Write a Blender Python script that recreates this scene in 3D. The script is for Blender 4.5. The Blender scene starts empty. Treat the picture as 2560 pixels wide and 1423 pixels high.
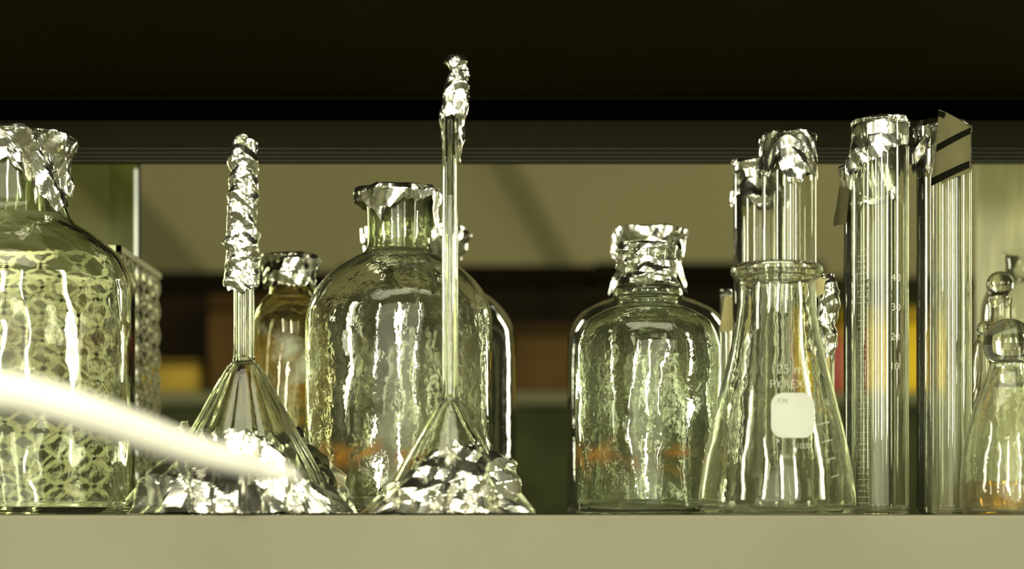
import bpy, math, random
from mathutils import Vector, noise
random.seed(7)
C = bpy.context.scene.collection
D, F, HY, ZC = 1.4, 4900.0, 1300.0, -0.003
def S(Y): return (D+Y)/F
def PX(px, Y): return (px-1280)*S(Y)
def PZ(py, Y): return (HY-py)*S(Y)+ZC

# ------------------------------------------------------------------ materials
def newmat(name):
    m = bpy.data.materials.new(name); m.use_nodes = True
    nt = m.node_tree; nt.nodes.clear()
    return m, nt, nt.nodes, nt.links
def N(nt, t, **k):
    n = nt.nodes.new(t)
    for a, b in k.items(): setattr(n, a, b)
    return n
def col(c): return (c[0], c[1], c[2], 1.0)
def mathn(nt, op, a, b=None, clamp=False):
    n = nt.nodes.new('ShaderNodeMath'); n.operation = op; n.use_clamp = clamp
    for i, v in enumerate((a, b)):
        if v is None: continue
        if isinstance(v, (int, float)): n.inputs[i].default_value = v
        else: nt.links.new(v, n.inputs[i])
    return n.outputs[0]
def plain(name, c, rough=0.6, metal=0.0, var=0.15, scale=8.0, bump=0.0, emit=0.0, spec=0.3, alpha=1.0):
    m, nt, ns, ln = newmat(name)
    out = N(nt, 'ShaderNodeOutputMaterial'); p = N(nt, 'ShaderNodeBsdfPrincipled')
    tc = N(nt, 'ShaderNodeTexCoord'); nz = N(nt, 'ShaderNodeTexNoise'); nz.inputs['Scale'].default_value = scale
    nz.inputs['Detail'].default_value = 5
    ln.new(tc.outputs['Object'], nz.inputs['Vector'])
    mx = N(nt, 'ShaderNodeMix', data_type='RGBA')
    mx.inputs[6].default_value = col([x*(1-var) for x in c]); mx.inputs[7].default_value = col([min(1, x*(1+var)) for x in c])
    ln.new(nz.outputs['Fac'], mx.inputs[0]); ln.new(mx.outputs[2], p.inputs['Base Color'])
    p.inputs['Roughness'].default_value = rough; p.inputs['Metallic'].default_value = metal
    p.inputs['Specular IOR Level'].default_value = spec; p.inputs['Alpha'].default_value = alpha
    if bump:
        b = N(nt, 'ShaderNodeBump'); b.inputs['Strength'].default_value = bump; b.inputs['Distance'].default_value = 0.001
        ln.new(nz.outputs['Fac'], b.inputs['Height']); ln.new(b.outputs[0], p.inputs['Normal'])
    if emit:
        p.inputs['Emission Color'].default_value = col(c); p.inputs['Emission Strength'].default_value = emit
    ln.new(p.outputs[0], out.inputs[0])
    return m
def glass(name, tint, dust=0.05, wav=0.5, thin=False, stains=(), edge=(0.34,0.39,0.22), seed=0.0, streak=1.0, zig=1.0, grough=0.03, base_dust=0.2, refl=1.5, big=1.0, mid=1.0):
    """stains: (z, halfheight, colour, scale, amount)"""
    m, nt, ns, ln = newmat(name)
    out = N(nt, 'ShaderNodeOutputMaterial')
    tc = N(nt, 'ShaderNodeTexCoord')
    mp = N(nt, 'ShaderNodeMapping'); mp.inputs['Location'].default_value = (seed, seed*1.7, seed*.3); ln.new(tc.outputs['Object'], mp.inputs[0])
    st = N(nt, 'ShaderNodeMapping'); st.inputs['Scale'].default_value = (1, 1, 0.85); ln.new(mp.outputs[0], st.inputs[0])
    n0 = N(nt, 'ShaderNodeTexNoise'); n0.inputs['Scale'].default_value = 17; n0.inputs['Detail'].default_value = 0.0; ln.new(st.outputs[0], n0.inputs['Vector'])
    n1 = N(nt, 'ShaderNodeTexNoise'); n1.inputs['Scale'].default_value = 46; n1.inputs['Detail'].default_value = 0.6; ln.new(st.outputs[0], n1.inputs['Vector'])
    n2 = N(nt, 'ShaderNodeTexNoise'); n2.inputs['Scale'].default_value = 230; n2.inputs['Detail'].default_value = 1; ln.new(mp.outputs[0], n2.inputs['Vector'])
    b0 = N(nt, 'ShaderNodeBump'); b0.inputs['Strength'].default_value = min(1, wav*big); b0.inputs['Distance'].default_value = 0.0075; ln.new(n0.outputs['Fac'], b0.inputs['Height'])
    b1 = N(nt, 'ShaderNodeBump'); b1.inputs['Strength'].default_value = min(1, wav*mid); b1.inputs['Distance'].default_value = 0.0018; ln.new(n1.outputs['Fac'], b1.inputs['Height'])
    ln.new(b0.outputs[0], b1.inputs['Normal'])
    b2 = N(nt, 'ShaderNodeBump'); b2.inputs['Strength'].default_value = wav*0.5*zig; b2.inputs['Distance'].default_value = 0.0003; ln.new(n2.outputs['Fac'], b2.inputs['Height'])
    ln.new(b1.outputs[0], b2.inputs['Normal'])
    if not thin:
        g = N(nt, 'ShaderNodeBsdfGlass'); g.inputs['Color'].default_value = col(tint); g.inputs['Roughness'].default_value = 0.0; g.inputs['IOR'].default_value = 1.5
        ln.new(b2.outputs[0], g.inputs['Normal']); base = g.outputs[0]
    else:
        lw = N(nt, 'ShaderNodeLayerWeight'); lw.inputs[0].default_value = 0.5; ln.new(b2.outputs[0], lw.inputs['Normal'])
        pw = mathn(nt, 'POWER', lw.outputs['Facing'], 4.0)
        mx = N(nt, 'ShaderNodeMix', data_type='RGBA'); mx.inputs[6].default_value = col(tint); mx.inputs[7].default_value = col(edge); ln.new(pw, mx.inputs[0])
        tr = N(nt, 'ShaderNodeBsdfTransparent'); ln.new(mx.outputs[2], tr.inputs[0])
        gl = N(nt, 'ShaderNodeBsdfGlossy'); gl.inputs['Roughness'].default_value = grough; ln.new(b2.outputs[0], gl.inputs['Normal'])
        fr = N(nt, 'ShaderNodeFresnel'); fr.inputs[0].default_value = 1.5; ln.new(b2.outputs[0], fr.inputs['Normal'])
        f2 = mathn(nt, 'MULTIPLY', fr.outputs[0], refl, True)
        ms = N(nt, 'ShaderNodeMixShader'); ln.new(f2, ms.inputs[0]); ln.new(tr.outputs[0], ms.inputs[1]); ln.new(gl.outputs[0], ms.inputs[2]); base = ms.outputs[0]
    if dust > 0:
        s2 = N(nt, 'ShaderNodeMapping'); s2.inputs['Scale'].default_value = (1, 1, 0.10); ln.new(mp.outputs[0], s2.inputs[0])
        n3 = N(nt, 'ShaderNodeTexNoise'); n3.inputs['Scale'].default_value = 90; n3.inputs['Detail'].default_value = 3; ln.new(s2.outputs[0], n3.inputs['Vector'])
        d0 = mathn(nt, 'MULTIPLY', mathn(nt, 'SUBTRACT', n3.outputs['Fac'], 0.50, True), 6.0*streak, True)
        d1 = mathn(nt, 'MULTIPLY', mathn(nt, 'ADD', d0, base_dust), dust, True)
        df = N(nt, 'ShaderNodeBsdfDiffuse'); df.inputs[0].default_value = (0.87, 0.86, 0.56, 1)
        tl = N(nt, 'ShaderNodeBsdfTranslucent'); tl.inputs[0].default_value = (0.87, 0.86, 0.54, 1)
        dm = N(nt, 'ShaderNodeMixShader'); dm.inputs[0].default_value = 0.4; ln.new(df.outputs[0], dm.inputs[1]); ln.new(tl.outputs[0], dm.inputs[2])
        ms = N(nt, 'ShaderNodeMixShader'); ln.new(d1, ms.inputs[0]); ln.new(base, ms.inputs[1]); ln.new(dm.outputs[0], ms.inputs[2]); base = ms.outputs[0]
    sep = N(nt, 'ShaderNodeSeparateXYZ'); ln.new(tc.outputs['Object'], sep.inputs[0])
    for (z, hh, c, sc, amt) in stains:
        nn = N(nt, 'ShaderNodeTexNoise'); nn.inputs['Scale'].default_value = sc; nn.inputs['Detail'].default_value = 3; nn.inputs['Distortion'].default_value = 2.0; ln.new(mp.outputs[0], nn.inputs['Vector'])
        dz = mathn(nt, 'ABSOLUTE', mathn(nt, 'SUBTRACT', sep.outputs[2], z))
        win = mathn(nt, 'SUBTRACT', 1.0, mathn(nt, 'DIVIDE', dz, hh), True)
        k = mathn(nt, 'MULTIPLY', mathn(nt, 'SUBTRACT', mathn(nt, 'ADD', nn.outputs['Fac'], mathn(nt, 'MULTIPLY', win, 0.15)), 0.60, True), 5.0, True)
        k = mathn(nt, 'MULTIPLY', mathn(nt, 'MULTIPLY', k, win), amt, True)
        a = N(nt, 'ShaderNodeBsdfDiffuse'); a.inputs[0].default_value = col(c)
        t = N(nt, 'ShaderNodeBsdfTranslucent'); t.inputs[0].default_value = col(c)
        am = N(nt, 'ShaderNodeMixShader'); am.inputs[0].default_value = 0.5; ln.new(a.outputs[0], am.inputs[1]); ln.new(t.outputs[0], am.inputs[2])
        ms = N(nt, 'ShaderNodeMixShader'); ln.new(k, ms.inputs[0]); ln.new(base, ms.inputs[1]); ln.new(am.outputs[0], ms.inputs[2]); base = ms.outputs[0]
    ln.new(base, out.inputs[0])
    return m
def foilmat(name, c=(0.86,0.855,0.75), rough=0.22):
    m, nt, ns, ln = newmat(name)
    out = N(nt, 'ShaderNodeOutputMaterial'); p = N(nt, 'ShaderNodeBsdfPrincipled')
    p.inputs['Base Color'].default_value = col(c); p.inputs['Metallic'].default_value = 1; p.inputs['Roughness'].default_value = rough
    ln.new(p.outputs[0], out.inputs[0]); return m

M = {}
M['foil'] = foilmat('aluminium_foil')
M['shelf'] = plain('painted_shelf', (0.205,0.198,0.138), 0.65, 0, 0.25, 6, spec=.15)
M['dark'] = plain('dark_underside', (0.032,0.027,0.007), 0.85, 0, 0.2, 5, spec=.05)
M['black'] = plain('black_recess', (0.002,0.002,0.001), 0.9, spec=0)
M['fascia'] = plain('olive_fascia', (0.026,0.024,0.009), 0.6, 0, 0.12, 6, spec=.08)
M['rail'] = plain('olive_rail', (0.042,0.042,0.017), 0.5, 0.0)
M['groove'] = plain('dark_groove', (0.005,0.005,0.002), 0.8, spec=0.05)
M['wall'] = plain('olive_wall', (0.235,0.214,0.105), 0.95, 0, 0.18, 1.2, spec=0)
M['floor'] = plain('grey_floor', (0.06,0.06,0.03), 0.7)
M['side'] = plain('dim_side_wall', (0.08,0.08,0.04), 0.9)
M['white'] = plain('white_plastic', (0.84,0.82,0.70), 0.5, 0, 0.02, 5, emit=0.15)  # slight emission adds the overexposed brightness; the tube is no lamp
M['metal'] = plain('galvanised_metal', (0.46,0.46,0.28), 0.35, 0.6)
M['tape'] = plain('paper_tape', (0.13,0.12,0.060), 0.95, 0, 0.2, 120, spec=.05)
M['cream'] = plain('cream_tape', (0.36,0.32,0.15), 0.9, 0, 0.2, 120, spec=.1)
M['stripe'] = plain('tape_stripe', (0.006,0.006,0.003), 0.9, spec=.05)
M['etch'] = plain('white_enamel', (0.40,0.415,0.355), 0.5, 0, 0.08, 60)
M['ink'] = plain('dark_ink', (0.28,0.285,0.21), 0.7)

# ------------------------------------------------------------------ helpers
def mesh_obj(name, verts, faces, mat, parent=None, smooth=True, mats=None, fm=None):
    me = bpy.data.meshes.new(name); me.from_pydata([tuple(v) for v in verts], [], faces); me.update()
    for m in (mats or [mat]): me.materials.append(m)
    for i, p in enumerate(me.polygons):
        p.use_smooth = smooth
        if fm: p.material_index = fm[i]
    o = bpy.data.objects.new(name, me); C.objects.link(o)
    if parent: o.parent = parent
    return o
def thing(name, label, cat, loc, group=None):
    o = bpy.data.objects.new(name, None); o.empty_display_size = 0.02; C.objects.link(o); o.location = loc
    o['label'] = label; o['category'] = cat
    if group: o['group'] = group
    return o
def tag(o, label, cat, group=None):
    o['label'] = label; o['category'] = cat
    if group: o['group'] = group
    return o
def boxes(lst):
    vs, fs = [], []
    for (a, b) in lst:
        k = len(vs)
        for z in (a[2], b[2]):
            vs += [(a[0],a[1],z),(b[0],a[1],z),(b[0],b[1],z),(a[0],b[1],z)]
        fs += [(k,k+3,k+2,k+1),(k+4,k+5,k+6,k+7)] + [(k+i,k+(i+1)%4,k+4+(i+1)%4,k+4+i) for i in range(4)]
    return vs, fs
def box(name, a, b, mat, parent=None, bev=0.0):
    v, f = boxes([(a, b)]); o = mesh_obj(name, v, f, mat, parent, False)
    if bev:
        md = o.modifiers.new('bevel', 'BEVEL'); md.width = bev; md.segments = 3
    return o
def struct(o): o['kind'] = 'structure'; return o
def crom(pts, k=6):
    P = [pts[0]] + list(pts) + [pts[-1]]; out = []
    for i in range(1, len(P)-2):
        p0, p1, p2, p3 = P[i-1], P[i], P[i+1], P[i+2]
        for j in range(k):
            t = j/k
            out.append(tuple(0.5*((2*p1[c])+(-p0[c]+p2[c])*t+(2*p0[c]-5*p1[c]+4*p2[c]-p3[c])*t*t+(-p0[c]+3*p1[c]-3*p2[c]+p3[c])*t**3) for c in range(len(p1))))
    out.append(tuple(pts[-1])); return out
def lathe(prof, segs=96, flute=None):
    vs, fs, rings = [], [], []
    for (r, z) in prof:
        if r < 1e-6: rings.append([len(vs)]); vs.append((0,0,z))
        else:
            k = len(vs); rings.append(list(range(k, k+segs)))
            for j in range(segs):
                th = 2*math.pi*j/segs; q = r*(1+(flute(z, th) if flute else 0))
                vs.append((q*math.cos(th), q*math.sin(th), z))
    for a, b in zip(rings, rings[1:]):
        for j in range(segs):
            j2 = (j+1) % segs
            if len(a) == 1 and len(b) == 1: continue
            if len(a) == 1: fs.append((a[0], b[j2], b[j]))
            elif len(b) == 1: fs.append((a[j], a[j2], b[0]))
            else: fs.append((a[j], a[j2], b[j2], b[j]))
    return vs, fs
def ppx(Y, pts):
    s = S(Y); return [(r*s, max(0.0008, (HY-py)*s+ZC)) for r, py in pts]
def shell(outer, t, base=None, closed_bottom=True):
    inner = []
    n = len(outer)
    for i, (r, z) in enumerate(outer):
        a = outer[max(0, i-1)]; b = outer[min(n-1, i+1)]
        dx, dz = b[0]-a[0], b[1]-a[1]; L = math.hypot(dx, dz) or 1
        inner.append((max(0.0008, r - dz/L*t), z + dx/L*t))
    bz = base if base is not None else t*1.6
    if closed_bottom:
        inner = [p for p in inner if p[1] > bz + 0.002]
        r0 = inner[0][0]
        inner = [(0, bz), (r0*0.8, bz), (r0*0.96, bz+0.0008)] + inner
        prof = [(0, outer[0][1]+0.001), (outer[0][0]*0.9, outer[0][1]+0.0006)] + outer + inner[::-1]
    else:
        prof = outer + inner[::-1] + [outer[0]]
    return prof
def rfun(outer):
    pts = sorted(outer, key=lambda p: p[1])
    def f(z):
        if z <= pts[0][1]: return pts[0][0]
        for a, b in zip(pts, pts[1:]):
            if a[1] <= z <= b[1]:
                return a[0]+(b[0]-a[0])*(z-a[1])/max(1e-9, b[1]-a[1])
        return pts[-1][0]
    return f
def tri(x): return 4*abs(x-math.floor(x+0.5))-1
def crumple(seed, lo=0.01, hi=0.04, K=6, slope=0.06):
    rn = random.Random(seed); W = []
    for k in range(K):
        n = Vector((rn.gauss(0,1), rn.gauss(0,1), rn.gauss(0,.8))).normalized()
        lam = lo*(hi/lo)**(k/(K-1)); W.append((n/lam, rn.random(), lam*slope*rn.uniform(.7,1.3)))
    off = Vector((rn.uniform(-9,9), rn.uniform(-9,9), rn.uniform(-9,9)))
    def f(p):
        q = p + 0.007*noise.noise_vector(p*24+off)
        return sum(a*tri(n.dot(q)+ph) for n, ph, a in W)
    return f
def hemfn(lst, Y, seed, jit=6):
    s = S(Y); L = sorted(lst)
    def f(th):
        d = math.degrees(th) % 360; v = None
        for i in range(len(L)):
            a = L[i]; b = L[(i+1) % len(L)]; bx = b[0]+(360 if i == len(L)-1 else 0)
            for dd in (d, d+360):
                if a[0] <= dd <= bx:
                    t = (dd-a[0])/max(1e-6, bx-a[0]); v = a[1]+(b[1]-a[1])*t
        if v is None: v = L[0][1]
        v += jit*noise.noise(Vector((math.cos(th)*4, math.sin(th)*4, seed*3.1)))*2 + jit*.6*tri(th*4.3+seed)
        return (HY-v)*s+ZC
    return f
def foil(name, parent, prof, hem, seed, amp=1.0, m=110, n=60, lo=.009, hi=.030, slope=.078, bend=None, out=0.0008, mat=None, label=None, vert=.4):
    cr = crumple(seed, lo, hi, 5, slope); cr2 = crumple(seed+50, lo, hi, 4, slope)
    up = prof[-1][1] > prof[0][1]
    vs, fs = [], []
    for j in range(m):
        th = 2*math.pi*j/m; h = hem(th) if hem else None
        P = [prof[0]]
        for a, b in zip(prof, prof[1:]):
            if h is not None and ((not up and b[1] < h) or (up and b[1] > h)):
                if abs(a[1]-b[1]) > 1e-9:
                    t = (h-a[1])/(b[1]-a[1])
                    if 0 <= t <= 1: P.append((a[0]+(b[0]-a[0])*t, h))
                break
            P.append(b)
        ls = [0]
        for a, b in zip(P, P[1:]): ls.append(ls[-1]+math.hypot(b[0]-a[0], b[1]-a[1]))
        T = ls[-1]
        for i in range(n):
            l = T*i/(n-1); k = 0
            while k < len(P)-2 and ls[k+1] < l: k += 1
            if len(P) > 1:
                t = (l-ls[k])/max(1e-9, ls[k+1]-ls[k]); r = P[k][0]+(P[k+1][0]-P[k][0])*t; z = P[k][1]+(P[k+1][1]-P[k][1])*t
            else: r, z = P[0]
            p = Vector((r*math.cos(th), r*math.sin(th), z))
            w = min(1, r/0.008)
            d = cr(p)*amp*w; d2 = cr2(p)*amp*w
            rr = Vector((math.cos(th), math.sin(th), 0))
            p = p + rr*(d+out*w) + Vector((0,0,1))*d2*vert
            if bend: bx, by = bend(z); p.x += bx; p.y += by
            p.z = max(p.z, 0.0012+0.0008*random.random())
            vs.append(p)
    for j in range(m):
        j2 = (j+1) % m
        for i in range(n-1):
            a, b, c, d = j*n+i, j2*n+i, j2*n+i+1, j*n+i+1
            if (i+j) % 2: fs += [(a,b,c),(a,c,d)]
            else: fs += [(a,b,d),(b,c,d)]
    o = mesh_obj(name, vs, fs, mat or M['foil'], parent, False)
    if label: o['label'] = label
    return o
def surfpt(px, py, cpx, Y, rf, off):
    X0 = PX(cpx, Y); r = rf(PZ(py, Y))+off
    for _ in range(2):
        s = (D+Y-r)/F; z = (HY-py)*s+ZC; r = rf(z)+off
    dx = (px-1280)*s-X0
    return Vector((dx, -math.sqrt(max(0, r*r-dx*dx)), max(z, 0.0005)))
def patch(name, parent, cpx, Y, rf, quads, mat, off=0.0004, n=10, mats=None):
    vs, fs, fm = [], [], []
    for q in quads:
        tl, tr, br, bl = q[:4]; mi = q[4] if len(q) > 4 else 0; k = len(vs); o2 = off*(1+mi)
        for a in range(n+1):
            for b in range(n+1):
                u, v = b/n, a/n
                x = (tl[0]*(1-u)+tr[0]*u)*(1-v)+(bl[0]*(1-u)+br[0]*u)*v
                y = (tl[1]*(1-u)+tr[1]*u)*(1-v)+(bl[1]*(1-u)+br[1]*u)*v
                vs.append(surfpt(x, y, cpx, Y, rf, o2))
        for a in range(n):
            for b in range(n):
                i = k+a*(n+1)+b; fs.append((i, i+n+1, i+n+2, i+1)); fm.append(mi)
    return mesh_obj(name, vs, fs, mat, parent, True, mats, fm)
def round_patch(name, parent, cpx, Y, rf, x0, y0, x1, y1, rad, mat, off=.0006):
    vs, fs = [], []; n = 24; m = 12
    for a in range(n+1):
        y = y0+(y1-y0)*(0.5-0.5*math.cos(math.pi*a/n)); e = min(y-y0, y1-y); ins = 0
        if e < rad: ins = rad-math.sqrt(max(0, rad*rad-(rad-e)**2))
        for b in range(m+1): vs.append(surfpt(x0+ins+(x1-x0-2*ins)*b/m, y, cpx, Y, rf, off))
    for a in range(n):
        for b in range(m):
            i = a*(m+1)+b; fs.append((i,i+m+1,i+m+2,i+1))
    return mesh_obj(name, vs, fs, mat, parent, True)
def text_patch(name, parent, cpx, Y, rf, items, mat, off=0.0005):
    for (s, px, py, size) in items:
        vs, fs = [], []
        cu = bpy.data.curves.new('t', 'FONT'); cu.body = s; cu.size = 1
        to = bpy.data.objects.new('t', cu); C.objects.link(to); bpy.context.view_layer.update()
        me = bpy.data.meshes.new_from_object(to.evaluated_get(bpy.context.evaluated_depsgraph_get()))
        for v in me.vertices: vs.append(surfpt(px+v.co.x*size, py-v.co.y*size, cpx, Y, rf, off))
        for p in me.polygons: fs.append(tuple(p.vertices))
        bpy.data.objects.remove(to); bpy.data.meshes.remove(me); bpy.data.curves.remove(cu)
        mesh_obj(name, vs, fs, mat, parent, False)
def tube(name, pts, radii, mat, parent=None, segs=24):
    P = [Vector(p) for p in pts]; vs, fs = [], []
    for i, p in enumerate(P):
        d = (P[min(i+1, len(P)-1)]-P[max(0, i-1)]).normalized()
        a = d.cross(Vector((0,0,1))).normalized(); b = a.cross(d)
        for j in range(segs):
            t = 2*math.pi*j/segs; vs.append(p+(a*math.cos(t)+b*math.sin(t))*radii[i])
    for i in range(len(P)-1):
        for j in range(segs):
            k = (j+1) % segs; fs.append((i*segs+j, i*segs+k, (i+1)*segs+k, (i+1)*segs+j))
    fs.append(tuple(range(segs))[::-1]); fs.append(tuple((len(P)-1)*segs+j for j in range(segs)))
    return mesh_obj(name, vs, fs, mat, parent, True)

# ------------------------------------------------------------------ room
WY = 4.2
struct(box('floor', (-3.2,-5.6,-1.05), (3.2,WY,-1.0), M['floor']))
struct(box('wall_back', (-3.2,WY,-1.0), (3.2,WY+.1,2.4), M['wall']))
struct(box('wall_left', (-3.3,-5.6,-1.0), (-3.2,WY+.1,2.4), M['side']))
struct(box('wall_right', (3.2,-5.6,-1.0), (3.3,WY+.1,2.4), M['side']))
def diag(i, x0, y0, x1, y1, w):
    Y = WY-.03; a = Vector((PX(x0,Y),Y,PZ(y0,Y))); b = Vector((PX(x1,Y),Y,PZ(y1,Y))); d = (b-a).normalized(); nrm = Vector((-d.z,0,d.x))*w
    vs = [a+nrm, b+nrm, b-nrm, a-nrm]; vs = vs+[v+Vector((0,0.03,0)) for v in vs]
    fs = [(0,1,2,3),(4,7,6,5),(0,4,5,1),(1,5,6,2),(2,6,7,3),(3,7,4,0)]
    return struct(mesh_obj('shade_band_%d' % i, vs, fs, plain('shade_band_tone', (0.14,0.13,0.062), 0.95, spec=0), None, False))  # darker strip imitates a diagonal shadow line on the wall
diag(1, 1210, 310, 1440, 720, 0.026)
diag(2, 150, 330, 470, 700, 0.055)

# ------------------------------------------------------------------ shelving unit
su = thing('shelving_unit', 'pale green painted shelf under dark upper shelf holding the glassware', 'shelf', (0,0.15,-1.0))
def loc(a): return (a[0], a[1]-0.15, a[2]+1.0)
def sbox(name, a, b, mat, bev=0): return box(name, loc(a), loc(b), mat, su, bev)
YB = 0.24; ZU = PZ(245, YB)
sbox('shelf_board', (-0.78,-0.105,-0.03), (0.78,0.46,0.0), M['shelf'])
sbox('shelf_front_edge', (-0.78,-0.122,-0.055), (0.78,-0.106,0.0), M['shelf'], 0.0015)
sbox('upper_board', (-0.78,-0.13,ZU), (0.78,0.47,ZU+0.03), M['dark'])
z1, z2, z3 = PZ(302,YB), PZ(366,YB), PZ(404,YB)
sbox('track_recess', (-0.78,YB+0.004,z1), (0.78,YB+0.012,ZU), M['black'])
sbox('track_lip', (-0.78,YB-0.002,PZ(249,YB)), (0.78,YB+0.004,PZ(245,YB)), M['fascia'])
sbox('fascia', (-0.78,YB,z2), (0.78,YB+0.012,z1), M['fascia'])
sbox('rail_back', (-0.78,YB+0.005,z3), (0.78,YB+0.012,z2-.0002), M['groove'])
for k in range(4):
    za = z2-(z2-z3)*(k+0.45)/4; zb = z2-(z2-z3)*(k+0.99)/4
    sbox('rail', (-0.78,YB-0.002+0.001*k,zb), (0.78,YB+0.0049,za), M['rail'])
for x in (-0.80, 0.78):
    sbox('upright', (x,-0.12,-1.0), (x+0.02,0.46,0.45), M['fascia'])
YG = 0.43
pane = glass('pane_glass', (0.84,0.88,0.72), 0.02, 0.05, True, edge=(0.5,0.6,0.35), grough=.2, refl=.25)
g = thing('sliding_glass_door', 'greenish glass sliding pane with glowing strip imitating a light streak behind the leftmost bottle', 'glass door', (PX(270,YG),YG,0.0))
x0 = PX(270,YG); xe = PX(348,YG); ZT = ZU-.001
box('glass_pane', (-0.775-x0,-0.002,0.001), (xe-x0,0.002,ZT), pane, g)
box('overlap_strip', (PX(272,YG)-x0,0.003,0.001), (PX(336,YG)-x0,0.005,ZT), pane, g)
box('glow_streak', (PX(339,YG)-x0,-0.005,0.001), (PX(345,YG)-x0,-0.0025,PZ(425,YG)), plain('streak_glow', (0.95,0.95,0.70), 0.3, emit=.9), g)  # emissive strip imitates a streak of light along the pane
box('frame_strip', (PX(346,YG)-x0,-0.0045,0.001), (PX(350,YG)-x0,0.0035,ZT), M['fascia'], g)
g2 = thing('sliding_glass_door', 'hazy glass pane at the right end behind the stoppered flasks', 'glass door', (PX(2500,YG),YG,0.0))
box('glass_pane', (PX(2440,YG)-PX(2500,YG),-0.002,0.001), (0.775-PX(2500,YG),0.002,ZT), glass('pane_glass_hazy', (0.92,0.94,0.84), 0.5, 0.05, True, grough=.4, base_dust=.5), g2)

# ------------------------------------------------------------------ background bench with blurred boxes
YC = 2.2
zt = PZ(980, YC)
bn = thing('laboratory_bench', 'grey topped bench with dark green cupboard front beyond the shelf', 'bench', (0,YC+.4,-1.0))
box('bench_top', (-1.9,-.4,PZ(1012,YC)+1.0), (1.9,0.4,zt+1.0), plain('bench_top', (0.09,0.09,0.043), 0.6, spec=.1), bn, 0.003)
box('cupboard_front', (-1.88,-.38,0.0), (1.88,0.38,PZ(1012,YC)+1.0), plain('dark_green', (0.027,0.031,0.010), 0.6, var=0.9, scale=12, spec=.05), bn)
def bbox(name, label, cat, px0, px1, pyt, Y, dep, c):
    a = PX(px0,Y); b = PX(px1,Y); h = PZ(pyt,Y)-zt
    t = thing(name, label, cat, ((a+b)/2,Y+dep/2,zt)); w = (b-a)/2
    box('body', (-w,-dep/2,0), (w,dep/2,h*0.84), plain(name+'_mat', c, 0.8, var=0.7, scale=7, spec=.02), t, 0.012)
    box('lid', (-w*1.005,-dep/2-0.003,h*0.845), (w*1.005,dep/2+0.003,h), plain(name+'_lid', [x*0.5 for x in c], 0.8, var=.5, scale=10, spec=.02), t, 0.006)
    return t
Y1, Y2 = YC+.06, YC+.34
bbox('yellow_file_box','low yellow box lying on the far bench beside brown cardboard','box',330,500,900,Y1,.2,(0.20,0.14,0.022))
bbox('cardboard_box','orange brown cardboard box seen between left bottle and foil wrapped stem','box',520,820,735,Y1,.2,(0.050,0.028,0.009))
bbox('cardboard_box','brown cardboard box seen in the gap right of the big bottle','box',1200,1440,810,Y1,.2,(0.052,0.031,0.010))
bbox('brown_carton','flat dark brown carton between the two middle bottle groups','box',1445,1800,870,Y1,.2,(0.045,0.03,0.010))
bbox('yellow_file_box','bright yellow box glimpsed between the tall cylinders','box',2110,2320,770,Y1,.2,(0.42,0.29,0.02))
bbox('instrument_case','long black case behind the orange cardboard box','case',330,840,678,Y2,.16,(0.009,0.006,0.003))
bbox('instrument_case','black case behind the big middle bottle','case',845,1480,662,Y2,.16,(0.008,0.006,0.003))
bbox('instrument_case','black case behind the conical flask','case',1485,2060,655,Y2,.16,(0.008,0.006,0.003))
bbox('instrument_case','dark olive case behind the tall cylinders','case',2065,2440,690,Y2,.16,(0.035,0.032,0.012))
rb = thing('red_bottle', 'small red plastic bottle on far bench beside the yellow box', 'bottle', (PX(2086,YC+.03),YC+.03,zt))
v, f = lathe([(0,0),(0.017,0),(0.019,0.004),(0.019,0.09),(0.010,0.10),(0,0.10)], 32)
mesh_obj('body', v, f, plain('red_plastic', (0.2,0.025,0.015), 0.5), rb)
v, f = lathe([(0,0.10),(0.011,0.10),(0.011,0.116),(0,0.117)], 32); mesh_obj('cap', v, f, plain('red_cap', (0.2,0.04,0.02), 0.4), rb)

# ------------------------------------------------------------------ wire basket
bk = thing('mesh_basket', 'diamond mesh metal basket behind the leftmost bottle', 'basket', (-0.44,0.24,0))
BX0, BX1, BY0, BY1, BH = -0.17, 0.129, -0.09, 0.09, 0.214
def lattice(name, o, u, W, H, cu=0.030, cv=0.021, w=0.0012):
    u = Vector(u); nrm = u.cross(Vector((0,0,1))); vs, fs = [], []
    def bar(a, b):
        d = (b-a).normalized(); sd = d.cross(nrm).normalized()*w*1.4; nn = nrm*w*.6
        k = len(vs)
        for p in (a, b): vs.extend([p+sd+nn, p-sd+nn, p-sd-nn, p+sd-nn])
        fs.extend([(k,k+1,k+2,k+3),(k+7,k+6,k+5,k+4)]+[(k+i,k+4+i,k+4+(i+1)%4,k+(i+1)%4) for i in range(4)])
    nu = round(W/cu); nv = round(H/cv); cu = W/nu; cv = H/nv
    o = Vector(o)
    for i in range(nu):
        for j in range(nv):
            c = lambda a, b: o+u*((i+a)*cu)+Vector((0,0,(j+b)*cv))
            bar(c(0,.5), c(.5,1)); bar(c(.5,1), c(1,.5)); bar(c(1,.5), c(.5,0)); bar(c(.5,0), c(0,.5))
    return mesh_obj(name, vs, fs, M['metal'], bk, False)
lattice('mesh_side', (BX0,BY0,0.003), (1,0,0), BX1-BX0, BH-0.006)
lattice('mesh_side', (BX0,BY1,0.003), (1,0,0), BX1-BX0, BH-0.006)
lattice('mesh_side', (BX0,BY0,0.003), (0,1,0), BY1-BY0, BH-0.006)
lattice('mesh_side', (BX1,BY0,0.003), (0,1,0), BY1-BY0, BH-0.006)
def ring(z0, z1, t=0.002):
    return boxes([((BX0-t,BY0-t,z0),(BX1+t,BY0+t,z1)),((BX0-t,BY1-t,z0),(BX1+t,BY1+t,z1)),((BX0-t,BY0-t,z0),(BX0+t,BY1+t,z1)),((BX1-t,BY0-t,z0),(BX1+t,BY1+t,z1))])
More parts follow.
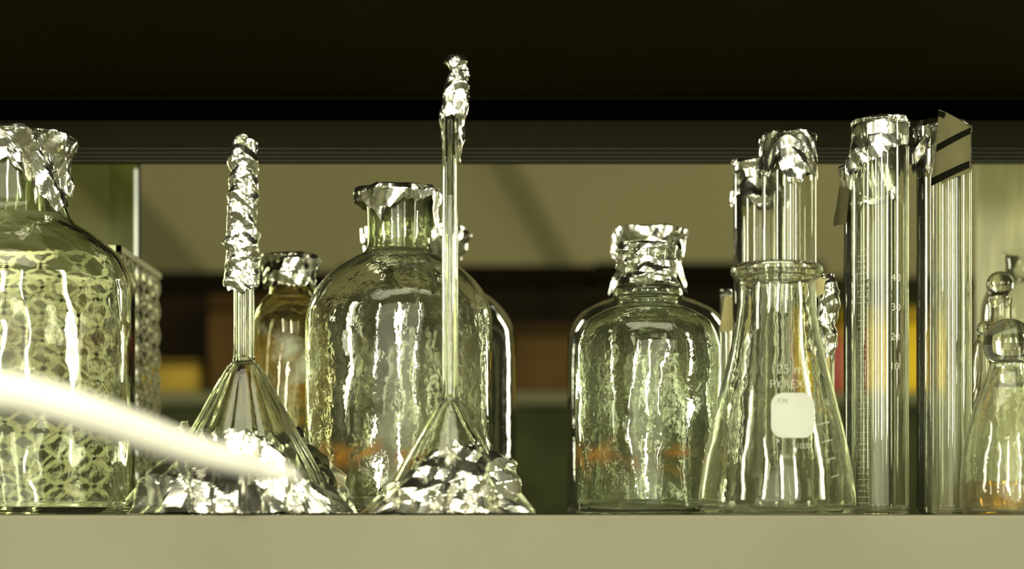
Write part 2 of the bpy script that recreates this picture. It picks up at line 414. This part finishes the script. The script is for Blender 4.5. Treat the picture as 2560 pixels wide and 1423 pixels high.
v, f = ring(BH-0.005, BH); mesh_obj('rim', v, f, M['metal'], bk, False)
v, f = ring(0.001, 0.004); mesh_obj('base_frame', v, f, M['metal'], bk, False)

# ------------------------------------------------------------------ bottles
def bottle(label, cpx, Y, prof, mat, t=0.0026, name='reagent_bottle', cat='bottle', group=None, k=6, base=None):
    o = thing(name, label, cat, (PX(cpx,Y),Y,0), group)
    outer = crom(ppx(Y, prof), k)
    v, f = lathe(shell(outer, t, base), 112)
    mesh_obj('glass_body', v, f, mat, o)
    return o, rfun(outer)
def thinbottle(label, cpx, Y, prof, mat, name='reagent_bottle', cat='bottle', group=None):
    o = thing(name, label, cat, (PX(cpx,Y),Y,0), group)
    outer = crom(ppx(Y, prof), 6)
    v, f = lathe([(0,0.0015)]+outer, 96); mesh_obj('glass_body', v, f, mat, o)
    return o, rfun(outer)
def cap(parent, Y, pts, hem, seed, **k):
    s = S(Y); pr = [(r*s, (HY-py)*s+ZC) for r, py in pts]
    jit = k.pop('jit', 6)
    return foil('foil_cap', parent, pr, hemfn(hem, Y, seed, jit), seed, **k)

# 1 leftmost big bottle
gl1 = glass('glass_left', (0.97,0.98,0.93), 0.02, 0.75, stains=[(0.125,0.03,(0.18,0.05,0.02),60,0.3)], seed=1, zig=.3, big=1.3, mid=.9, streak=.4)
b1, r1 = bottle('largest glass bottle, at left edge, with ragged foil over its wide neck', 30, 0.02,
   [(280,1290),(297,1278),(302,1255),(302,1100),(302,900),(302,740),(294,690),(264,636),(208,590),(158,556),(141,530),(136,500),(134,440),(136,390),(150,362),(160,350)], gl1, 0.0022)
cap(b1, 0.02, [(0,338),(100,337),(148,339),(156,350),(150,374),(141,396),(137,430),(140,540)],
   [(0,500),(60,430),(120,400),(180,370),(225,370),(250,395),(275,420),(298,460),(318,515),(335,545),(350,530)], 3, amp=.8, m=170, n=80, jit=9, lo=.010, hi=.032, out=.0012)
# 3 big middle bottle
gl3 = glass('glass_middle', (0.975,0.985,0.935), 0.03, 0.8, stains=[(0.042,0.022,(0.55,0.28,0.05),22,0.75)], seed=2, zig=1.0, streak=.4, base_dust=.5)
b3, r3 = bottle('large clear bottle with frosted neck, between the two foil wrapped funnels', 998, 0.09,
   [(212,1290),(228,1280),(233,1262),(233,1100),(233,950),(233,810),(226,762),(203,718),(162,676),(118,648),(90,634),(82,618),(80,590),(82,530),(88,502),(99,486),(104,478)], gl3, 0.0028)
cap(b3, 0.09, [(0,474),(80,473),(103,475),(107,486),(100,508),(91,530),(87,640)],
   [(0,600),(25,560),(90,520),(160,520),(205,512),(232,540),(243,575),(256,538),(275,515),(300,508),(325,508),(340,530),(352,600)], 8, amp=.75, m=150, n=60, jit=5)
s = S(.09)
fro = glass('frosted_glass', (0.75,0.8,0.62), 0.30, 0.1, True, seed=9, streak=.6)
v, f = lathe([(74*s,PZ(628,.09)),(73*s,PZ(600,.09)),(73.5*s,PZ(530,.09)),(76*s,PZ(505,.09))], 72); mesh_obj('ground_glass_neck', v, f, fro, b3)
s1 = S(.02)
v, f = lathe([(122*s1,PZ(525,.02)),(121*s1,PZ(440,.02)),(123*s1,PZ(385,.02))], 72); mesh_obj('ground_glass_neck', v, f, fro, b1)
# 3b
th1 = glass('thin_glass_a', (0.95,0.97,0.90), 0.04, 0.5, True, seed=3, edge=(.5,.56,.34), streak=.5)
b3b, _ = thinbottle('clear bottle mostly hidden directly behind the large middle bottle', 1038, 0.26,
   [(235,1291),(248,1280),(252,1255),(252,1050),(252,870),(243,812),(208,762),(152,722),(104,700),(92,680),(90,640),(98,600),(120,580)], th1)
cap(b3b, .26, [(0,572),(90,571),(126,575),(132,590),(122,625),(104,650),(96,700)], [(0,650),(60,640),(120,640),(180,640),(240,645),(300,650)], 12, amp=.9)
# 4 small stained bottle
gl4 = glass('stained_glass', (0.95,0.94,0.80), 0.04, 0.8, stains=[(0.10,0.07,(0.65,0.42,0.10),22,0.75),(0.125,0.04,(0.9,0.95,0.82),20,0.9),(0.17,0.02,(0.3,0.18,0.03),50,0.5)], seed=5, streak=.5)
b4, _ = bottle('small bottle with amber brown stains and foil cap, behind the shorter funnel stem', 725, 0.17,
   [(84,1290),(94,1280),(97,1262),(97,1080),(97,900),(96,820),(87,780),(68,750),(54,735),(50,715),(50,680),(55,650)], gl4, .0018)
cap(b4, .17, [(0,636),(44,634),(60,638),(64,652),(62,690),(68,760)], [(0,745),(60,720),(120,710),(180,715),(230,715),(270,722),(320,722)], 17, amp=.8, m=120, n=60)
# 5a / 5b
gl5 = glass('glass_green', (0.955,0.98,0.915), 0.03, 0.9, stains=[(0.044,0.022,(0.50,0.25,0.05),22,0.75)], seed=6, zig=1.0, streak=.4, base_dust=.5)
b5, r5 = bottle('clear green tinted bottle with ringed neck and foil plug, just left of the conical flask', 1620, 0.06,
   [(163,1290),(176,1281),(181,1265),(182,1100),(182,900),(178,855),(158,808),(117,780),(84,768),(75,760),(76,752),(86,745),(88,734),(84,722),(76,714),(72,700),(70,660),(72,628)], gl5, .0024)
cap(b5, .06, [(0,614),(50,612),(66,616),(71,630),(71,670),(75,740)], [(0,715),(60,712),(120,715),(180,716),(225,712),(255,722),(285,710),(320,722)], 22, amp=.7, m=130, n=80, jit=4)
b5b, _ = thinbottle('rounded clear bottle with foil cap, behind the ring necked bottle', 1622, 0.22,
   [(190,1291),(200,1280),(204,1258),(204,1080),(204,890),(198,830),(170,785),(122,758),(86,744),(78,720),(77,660),(84,620),(88,595)], glass('thin_glass_b', (0.955,0.98,0.91), 0.04, .5, True, seed=4, edge=(.6,.7,.45), streak=.5))
cap(b5b, .22, [(0,574),(70,572),(90,576),(93,592),(84,630),(77,660),(84,700),(96,740)], [(0,725),(60,710),(120,710),(180,735),(220,710),(270,670),(320,715)], 27, amp=.7, m=130, n=70)

# ------------------------------------------------------------------ inverted funnels
glf = glass('funnel_glass', (0.97,0.98,0.925), 0.03, .3, seed=7, big=.4, streak=.6)
def funnel(label, cpx, Y, stem_r, top, junc, R, bore, fl=None):
    o = thing('glass_funnel', label, 'funnel', (PX(cpx,Y),Y,0), 'upturned funnels wrapped in foil')
    cone = crom(ppx(Y, [(R,1288),(R*.98,1280),(R*.8,1290-(1290-junc)*.27),(R*.5,1290-(1290-junc)*.60),(R*.2,junc+22),(stem_r*1.12,junc)]), 5)
    stem = ppx(Y, [(stem_r,junc-18),(stem_r,junc-60),(stem_r,(junc+top)/2),(stem_r,top+3),(stem_r*.9,top)])
    outer = cone+stem
    ci = crom(ppx(Y, [(R-9,1288),(R*.8-9,1290-(1290-junc)*.27),(R*.5-9,1290-(1290-junc)*.60),(max(bore,R*.2-10),junc+24),(bore,junc)]), 5)
    inner = ci+ppx(Y, [(bore,junc-20),(bore,junc-60),(bore,(junc+top)/2),(bore,top)])
    v, f = lathe(outer+inner[::-1]+[outer[0]], 192 if fl else 96, fl); mesh_obj('glass_cone', v, f, glf, o)
    return o, rfun(outer)
def skirt(parent, Y, pts, hem, seed, jit, name='foil_skirt', **k):
    s = S(Y)
    return foil(name, parent, [(r*s,max(0.001,(HY-y)*s+ZC)) for r,y in pts], hemfn(hem,Y,seed,jit), seed, **k)
zj = PZ(930, -.04)
f1, rf1 = funnel('upturned glass funnel with short thick stem sleeved in crinkled foil, left', 610, -.04, 26, 345, 905, 246, 15,
   lambda z, th: 0.010*math.cos(24*th)*min(1, max(0, (zj-z)/.01)))
Y=-.04; s=S(Y)
foil('stem_foil', f1, [(r*s,(HY-y)*s+ZC) for r,y in [(0,336),(18,338),(29,352),(34,400),(37,470),(39,560),(42,640),(44,700),(45,760)]],
   hemfn([(0,722),(90,720),(180,712),(240,728),(275,738),(310,722)],Y,31,4), 31, amp=.6, m=96, n=220, lo=.007, hi=.024, slope=.08, vert=.5, out=.0,
   bend=lambda z: ((z-.25)*.02, 0))
skirt(f1, Y, [(222,1286),(196,1240),(166,1190),(134,1136),(100,1078),(70,1030)],
   [(0,1090),(60,1080),(120,1080),(180,1085),(225,1090),(262,1080),(285,1082),(310,1100),(335,1110)], 34, 8, 'foil_mouth_cover', amp=1.0, m=200, n=70, lo=.014, hi=.050, slope=.095, out=0, vert=.2)
skirt(f1, Y, [(286,1290),(262,1250),(226,1195),(190,1135),(150,1075),(110,1015)],
   [(0,1180),(20,1120),(40,1050),(70,1075),(120,1070),(160,1060),(185,1080),(210,1090),(235,1095),(262,1085),(285,1090),(310,1185),(335,1215),(350,1225)], 33, 12, amp=1.0, m=220, n=80, lo=.014, hi=.050, slope=.095, out=.0015, vert=.15)
f2, rf2 = funnel('upturned glass funnel with tall thin stem, foil twisted over its tip', 1125, -.06, 20, 262, 1000, 188, 8)
Y=-.06; s=S(Y)
foil('stem_foil', f2, [(r*s,(HY-y)*s+ZC) for r,y in [(0,176),(14,180),(25,205),(30,240),(30,290),(26,340),(24,420)]],
   hemfn([(0,395),(30,410),(90,380),(150,340),(190,350),(230,300),(270,292),(305,300),(335,380)],Y,36,4), 36, amp=.65, m=84, n=120, lo=.007, hi=.022, slope=.08,
   bend=lambda z: (0.001+max(0,(z-.27))*.12, 0))
foil('foil_twist', f2, [(r*s,(HY-y)*s+ZC) for r,y in [(0,138),(18,140),(27,158),(21,178),(24,200),(14,222)]], None, 38, amp=.9, m=70, n=60, lo=.005, hi=.014, slope=.12,
   bend=lambda z: (0.0052, -0.001))
skirt(f2, Y, [(168,1286),(146,1240),(118,1190),(86,1136),(60,1090),(40,1050)],
   [(0,1120),(60,1130),(120,1140),(180,1150),(225,1150),(255,1120),(275,1105),(300,1105),(335,1120)], 41, 7, 'foil_mouth_cover', amp=.9, m=180, n=60, lo=.014, hi=.045, slope=.095, out=0, vert=.2)
skirt(f2, Y, [(206,1290),(190,1262),(162,1212),(130,1160),(102,1115),(70,1068)],
   [(0,1150),(25,1120),(60,1150),(120,1190),(180,1230),(215,1205),(250,1145),(275,1115),(300,1110),(320,1130),(345,1130)], 40, 8, amp=1.0, m=200, n=70, lo=.014, hi=.045, slope=.095, out=.002, vert=.15)

# ------------------------------------------------------------------ conical flask
YF=-.06
glF = glass('flask_glass', (0.975,0.985,0.94), 0.035, .45, seed=8, big=.7, zig=.7, streak=.5, base_dust=.4)
fl, rF = bottle('empty conical flask with thick rim and white enamel label patch', 1942, YF,
   [(172,1290),(188,1284),(195,1262),(193,1220),(176,1120),(148,1000),(124,905),(107,830),(97,765),(95,725),(97,704),(106,696),(114,686),(115,674),(110,665),(102,662)], glF, .0022, 'conical_flask', 'flask')
round_patch('label_patch', fl, 1942, YF, rF, 1928, 982, 2039, 1095, 30, M['etch'], .0006)
text_patch('label_writing', fl, 1942, YF, rF, [('F.M.', 1944, 1008, 17)], M['ink'], .0010)
fe = plain('faint_etch', (0.6,0.6,0.46), .6, alpha=.40)
text_patch('etched_writing', fl, 1942, YF, rF, [('125 ml', 1924, 934, 34), ('PYREX', 1924, 970, 30), ('1000', 1990, 1122, 20), ('No. 5', 1950, 1146, 18)], fe, .0006)
patch('graduation_scale', fl, 1942, YF, rF, [((2045+i*13,1060+i*44),(2080+i*9,1052+i*44),(2080+i*9,1055+i*44),(2045+i*13,1063+i*44)) for i in range(4)], fe, .0005, 3)

# ------------------------------------------------------------------ cylinders
def cyl(label, cpx, Y, R, top, mat, name='glass_cylinder', t=.0011, thin=False):
    pr = [(R*.8,1290),(R*.95,1284),(R,1272),(R,1200),(R,900),(R,600),(R,top+40),(R,top+14),(R*1.04,top+4),(R*1.04,top)]
    if thin: return thinbottle(label, cpx, Y, pr, mat, name, 'cylinder', 'foil capped glass cylinders')
    return bottle(label, cpx, Y, pr, mat, t, name, 'cylinder', 'foil capped glass cylinders', 3)
glc = glass('cylinder_glass', (0.98,0.99,0.95), 0.03, .03, seed=11, streak=.5, base_dust=.4, zig=.3)
glc2 = glass('cylinder_glass_dusty', (0.975,0.985,0.945), 0.16, .04, seed=12, streak=.8, base_dust=.3, zig=.3)
glt = glass('cylinder_thin', (0.965,0.975,0.93), 0.03, .04, True, seed=13, streak=.5, base_dust=.3, zig=.3)
cA, _ = cyl('tall foil capped glass cylinder standing directly behind the conical flask', 1973, .07, 68, 340, glc)
cap(cA, .07, [(0,333),(50,332),(60,334),(64,345),(67,380),(71,430),(74,500)], [(0,450),(60,430),(120,420),(180,430),(215,450),(240,425),(262,465),(280,475),(300,440),(330,440)], 51, amp=.7, m=120, n=90)
cB, _ = cyl('shorter foil capped glass cylinder overlapping the left edge of its taller neighbour', 1896, .15, 62, 412, glt, thin=True)
cap(cB, .15, [(0,402),(46,401),(57,404),(55,430),(55,450),(62,480),(70,500),(66,540)], [(0,520),(60,500),(120,500),(180,515),(210,490),(245,505),(270,560),(300,500)], 53, amp=.8, m=120, n=80)
cC, rC = cyl('graduated glass cylinder with numbered scale and foil cap, standing in front', 2200, -.01, 71, 306, glc, 'measuring_cylinder')
cap(cC, -.01, [(0,298),(52,297),(62,300),(65,314),(65,345),(72,375),(75,520)], [(0,370),(60,470),(90,500),(120,480),(180,455),(205,430),(230,410),(270,392),(300,375),(335,360)], 55, amp=.7, m=130, n=80)
rC_ = lambda z: 71*S(-.01)
text_patch('scale_number', cC, 2200, -.01, rC_, [('40',2228,702,26),('30',2228,776,26),('20',2226,850,26),('10',2224,924,26)], plain('scale_white', (0.75,0.76,0.62), .6, alpha=.5), .0004)
patch('graduation_scale', cC, 2200, -.01, rC_, [((2150 if i%5 else 2140,620+i*14.8),(2176,620+i*14.8),(2176,622.4+i*14.8),(2150 if i%5 else 2140,622.4+i*14.8)) for i in range(44)], plain('tick_grey', (0.6,0.6,0.46), .6, alpha=.35), .0003, 2)
cC2, rC2 = cyl('foil capped cylinder hidden behind the graduated one, tape tail hanging left', 2178, .08, 68, 420, glt, thin=True)
cap(cC2, .08, [(0,412),(50,411),(66,414),(69,430),(70,480),(76,560)], [(0,500),(90,500),(180,520),(210,540),(240,520),(300,500)], 57, amp=.7)
patch('tape_strip', cC2, 2178, .08, lambda z: .027, [((2108,455),(2128,470),(2122,556),(2098,552))], M['tape'], .001)
cD, rD = cyl('slim glass cylinder at right with black striped paper tape over its top', 2378, 0.0, 50, 320, glc2)
cap(cD, 0.0, [(0,315),(38,314),(44,316),(46,330),(48,380),(49,450)], [(0,420),(90,400),(180,420),(270,430)], 59, amp=.2, out=.0003)
patch('striped_tape', cD, 2378, 0.0, lambda z: 60*S(0), [((2350,270),(2350,270),(2430,318),(2345,362)),((2345,362),(2430,318),(2426,432),(2334,458)),
   ((2346,358),(2430,316),(2429,332),(2345,376),1),((2336,440),(2426,400),(2425,418),(2335,460),1),((2349,272),(2366,281),(2362,294),(2348,286),1)], M['tape'], .0006, 14, [M['tape'], M['stripe']])
cD2, _ = cyl('glass cylinder with crushed foil top, half hidden behind the tape topped one', 2352, .07, 60, 330, glt, thin=True)
cap(cD2, .07, [(0,318),(40,316),(56,306),(61,320),(57,350),(62,385),(64,450)], [(0,420),(90,420),(150,430),(180,410),(215,430),(250,440),(300,420)], 61, amp=.9)
def smalltube(label, cpx, Y, R, top):
    return bottle(label, cpx, Y, [(R*.6,1290),(R*.9,1284),(R,1270),(R,1000),(R,top+10),(R,top)], glc, .001, 'test_tube', 'test tube', None, 2)
sA, _ = smalltube('narrow tube sleeved in crumpled foil, right of the conical flask neck', 2066, .03, 20, 700)
cap(sA, .03, [(0,690),(16,690),(23,700),(24,800),(24,920)], [(0,905),(90,880),(180,860),(270,895)], 63, amp=.8, m=70, n=100, lo=.006, hi=.022, slope=.11)
sB, rB = smalltube('narrow tube flagged with cream tape, left of the conical flask', 1815, .13, 15, 735)
patch('tape_flag', sB, 1815, .13, lambda z: 20*S(.13), [((1812,742),(1832,740),(1834,826),(1798,832))], M['cream'], .0006)
patch('tape_flag', sA, 2066, .03, lambda z: 26*S(.03), [((2040,700),(2064,688),(2066,730),(2044,742))], M['cream'], .0012)

# ------------------------------------------------------------------ right hand stoppered flasks
glr = glass('flask_glass_right', (0.97,0.98,0.93), 0.10, .8, seed=15, streak=.8, base_dust=.45)
def stoppered(label, cpx, Y, prof, sr, sy, nr, mat, amber=None):
    o, r = bottle(label, cpx, Y, prof, mat, .0018, 'stoppered_flask', 'flask', None, 6)
    s = S(Y)
    pts = [(0,sy-sr)]+[(sr*math.sin(a*math.pi/10), sy-sr*math.cos(a*math.pi/10)) for a in range(1,8)]+[(nr*.55,sy+sr*.9),(nr*.72,sy+sr*1.1),(nr*.66,sy+sr*1.7),(0,sy+sr*1.72)]
    pr = [(r_*s,(HY-y)*s+ZC) for r_, y in pts]
    v, f = lathe(pr[::-1], 64); mesh_obj('glass_stopper', v, f, glf, o)
    if amber:
        h = PZ(amber, Y); q = [(0,.004)]+[((r(z)-.0028), z) for z in [.004+(h-.004)*i/6 for i in range(7)]]+[(0,h)]
        v, f = lathe(q, 64); mesh_obj('amber_liquid', v, f, glass('amber_liquid', (0.88,0.66,0.22), .2, .3, True), o)
    return o
stoppered('small flask with round glass ball stopper and amber liquid in its base', 2522, -.05,
   [(104,1290),(114,1282),(120,1262),(120,1210),(113,1130),(96,1050),(74,985),(56,940),(48,915),(50,903),(52,896)], 64, 860, 52, glr, 1205)
stoppered('clear glass bottle with small stopper, behind the ball stoppered flask', 2500, .12,
   [(60,1290),(70,1282),(74,1262),(74,1100),(74,960),(68,880),(48,830),(32,805),(30,770),(33,748)], 34, 712, 32, glr)
stoppered('slender flask with pointed neck squeezed between cylinder and ball stoppered flask', 2462, .06,
   [(36,1290),(44,1282),(47,1262),(47,1180),(45,1090),(36,1020),(22,960),(17,900),(17,850),(20,838)], 20, 822, 18, glr)
b9, _ = thinbottle('wide clear glass jar at the far right edge of the shelf', 2575, .24,
   [(104,1291),(116,1282),(120,1262),(120,1000),(120,800),(112,740),(86,700),(62,680),(60,650),(68,630)], glass('jar_glass', (0.95,0.965,0.90), 0.25, .8, True, seed=17), 'glass_jar', 'jar')

# ------------------------------------------------------------------ blurred white tube in the foreground
def P3(px, py, Y): return (PX(px,Y), Y, PZ(py,Y))
raw = [(-420,952,-.62,54),(-250,955,-.61,54),(-80,968,-.60,54),(60,986,-.59,54),(200,1026,-.58,53),(340,1076,-.56,50),(460,1118,-.54,44),(570,1150,-.52,37),(650,1172,-.50,30),(710,1184,-.49,22),(745,1190,-.48,9)]
raw = crom(raw, 5)
tt = tube('white_plastic_tube', [P3(a,b,c) for a,b,c,d in raw], [d*S(c)*.9 for a,b,c,d in raw], M['white'])
tag(tt, 'out of focus white plastic tube slanting across the lower left foreground', 'tube')

# ------------------------------------------------------------------ lights
def area(name, locn, target, sx, sy, L, c=(1,.97,.74)):
    li = bpy.data.lights.new(name, 'AREA'); li.shape = 'RECTANGLE'; li.size = sx; li.size_y = sy; li.energy = L*math.pi*sx*sy; li.color = c
    o = bpy.data.objects.new(name, li); C.objects.link(o); o.location = locn
    o.rotation_euler = (Vector(target)-Vector(locn)).to_track_quat('-Z', 'Y').to_euler(); return o
W = (1,.97,.73)
area('window_light', (-0.05,-4.6,1.1), (0,0,.45), .30, 1.7, 56, W)
area('window_light', (-1.9,-4.2,1.1), (0,0,.45), .20, 1.7, 58, W)
area('window_light', (1.75,-4.2,1.1), (0,0,.45), .20, 1.7, 54, W)
area('foil_fill', (0,-5.2,.9), (0,0,.3), 5.5, 2.2, 1.5, W)  # unseen fill panel, added to brighten foil and give glass sheen
area('side_fill', (-2.6,-1.6,.9), (0,0,.15), .3, 1.6, 30, W)  # this strip and its right twin are added for bottle edge streaks
area('side_fill', (2.6,-1.2,.9), (0,0,.15), .3, 1.6, 34, W)
area('overhead_fill', (0,-1.35,2.0), (0,0,.1), 2.6, 1.0, 3.8, W)  # unseen overhead panel, added as fill and to brighten the foil
area('rear_fill', (1.5,1.9,.8), (0.1,0,.15), .3, 1.4, 24, W)  # unseen strips added on both sides behind for bright glass outlines
area('rear_fill', (-1.5,1.9,.8), (-0.1,0,.15), .3, 1.4, 24, W)
area('wall_fill', (2.0,3.2,2.1), (1.5,4.2,.9), .9, .4, 13, (1,.97,.72))  # unseen source added only to brighten the back wall

w = bpy.data.worlds.new('World'); bpy.context.scene.world = w; w.use_nodes = True
w.node_tree.nodes['Background'].inputs[0].default_value = (0.028,0.028,0.010,1); w.node_tree.nodes['Background'].inputs[1].default_value = 1.0

# ------------------------------------------------------------------ camera
cam = bpy.data.cameras.new('Camera'); co = bpy.data.objects.new('Camera', cam); C.objects.link(co)
co.location = (0,-D,ZC); co.rotation_euler = (math.pi/2,0,0)
cam.sensor_width = 36; cam.lens = 36*F/2560; cam.shift_y = (HY-711.5)/2560
cam.clip_start = .02
cam.dof.use_dof = True; cam.dof.focus_distance = D+.01; cam.dof.aperture_fstop = 4.0
bpy.context.scene.camera = co
bpy.context.scene.view_settings.view_transform = 'Standard'
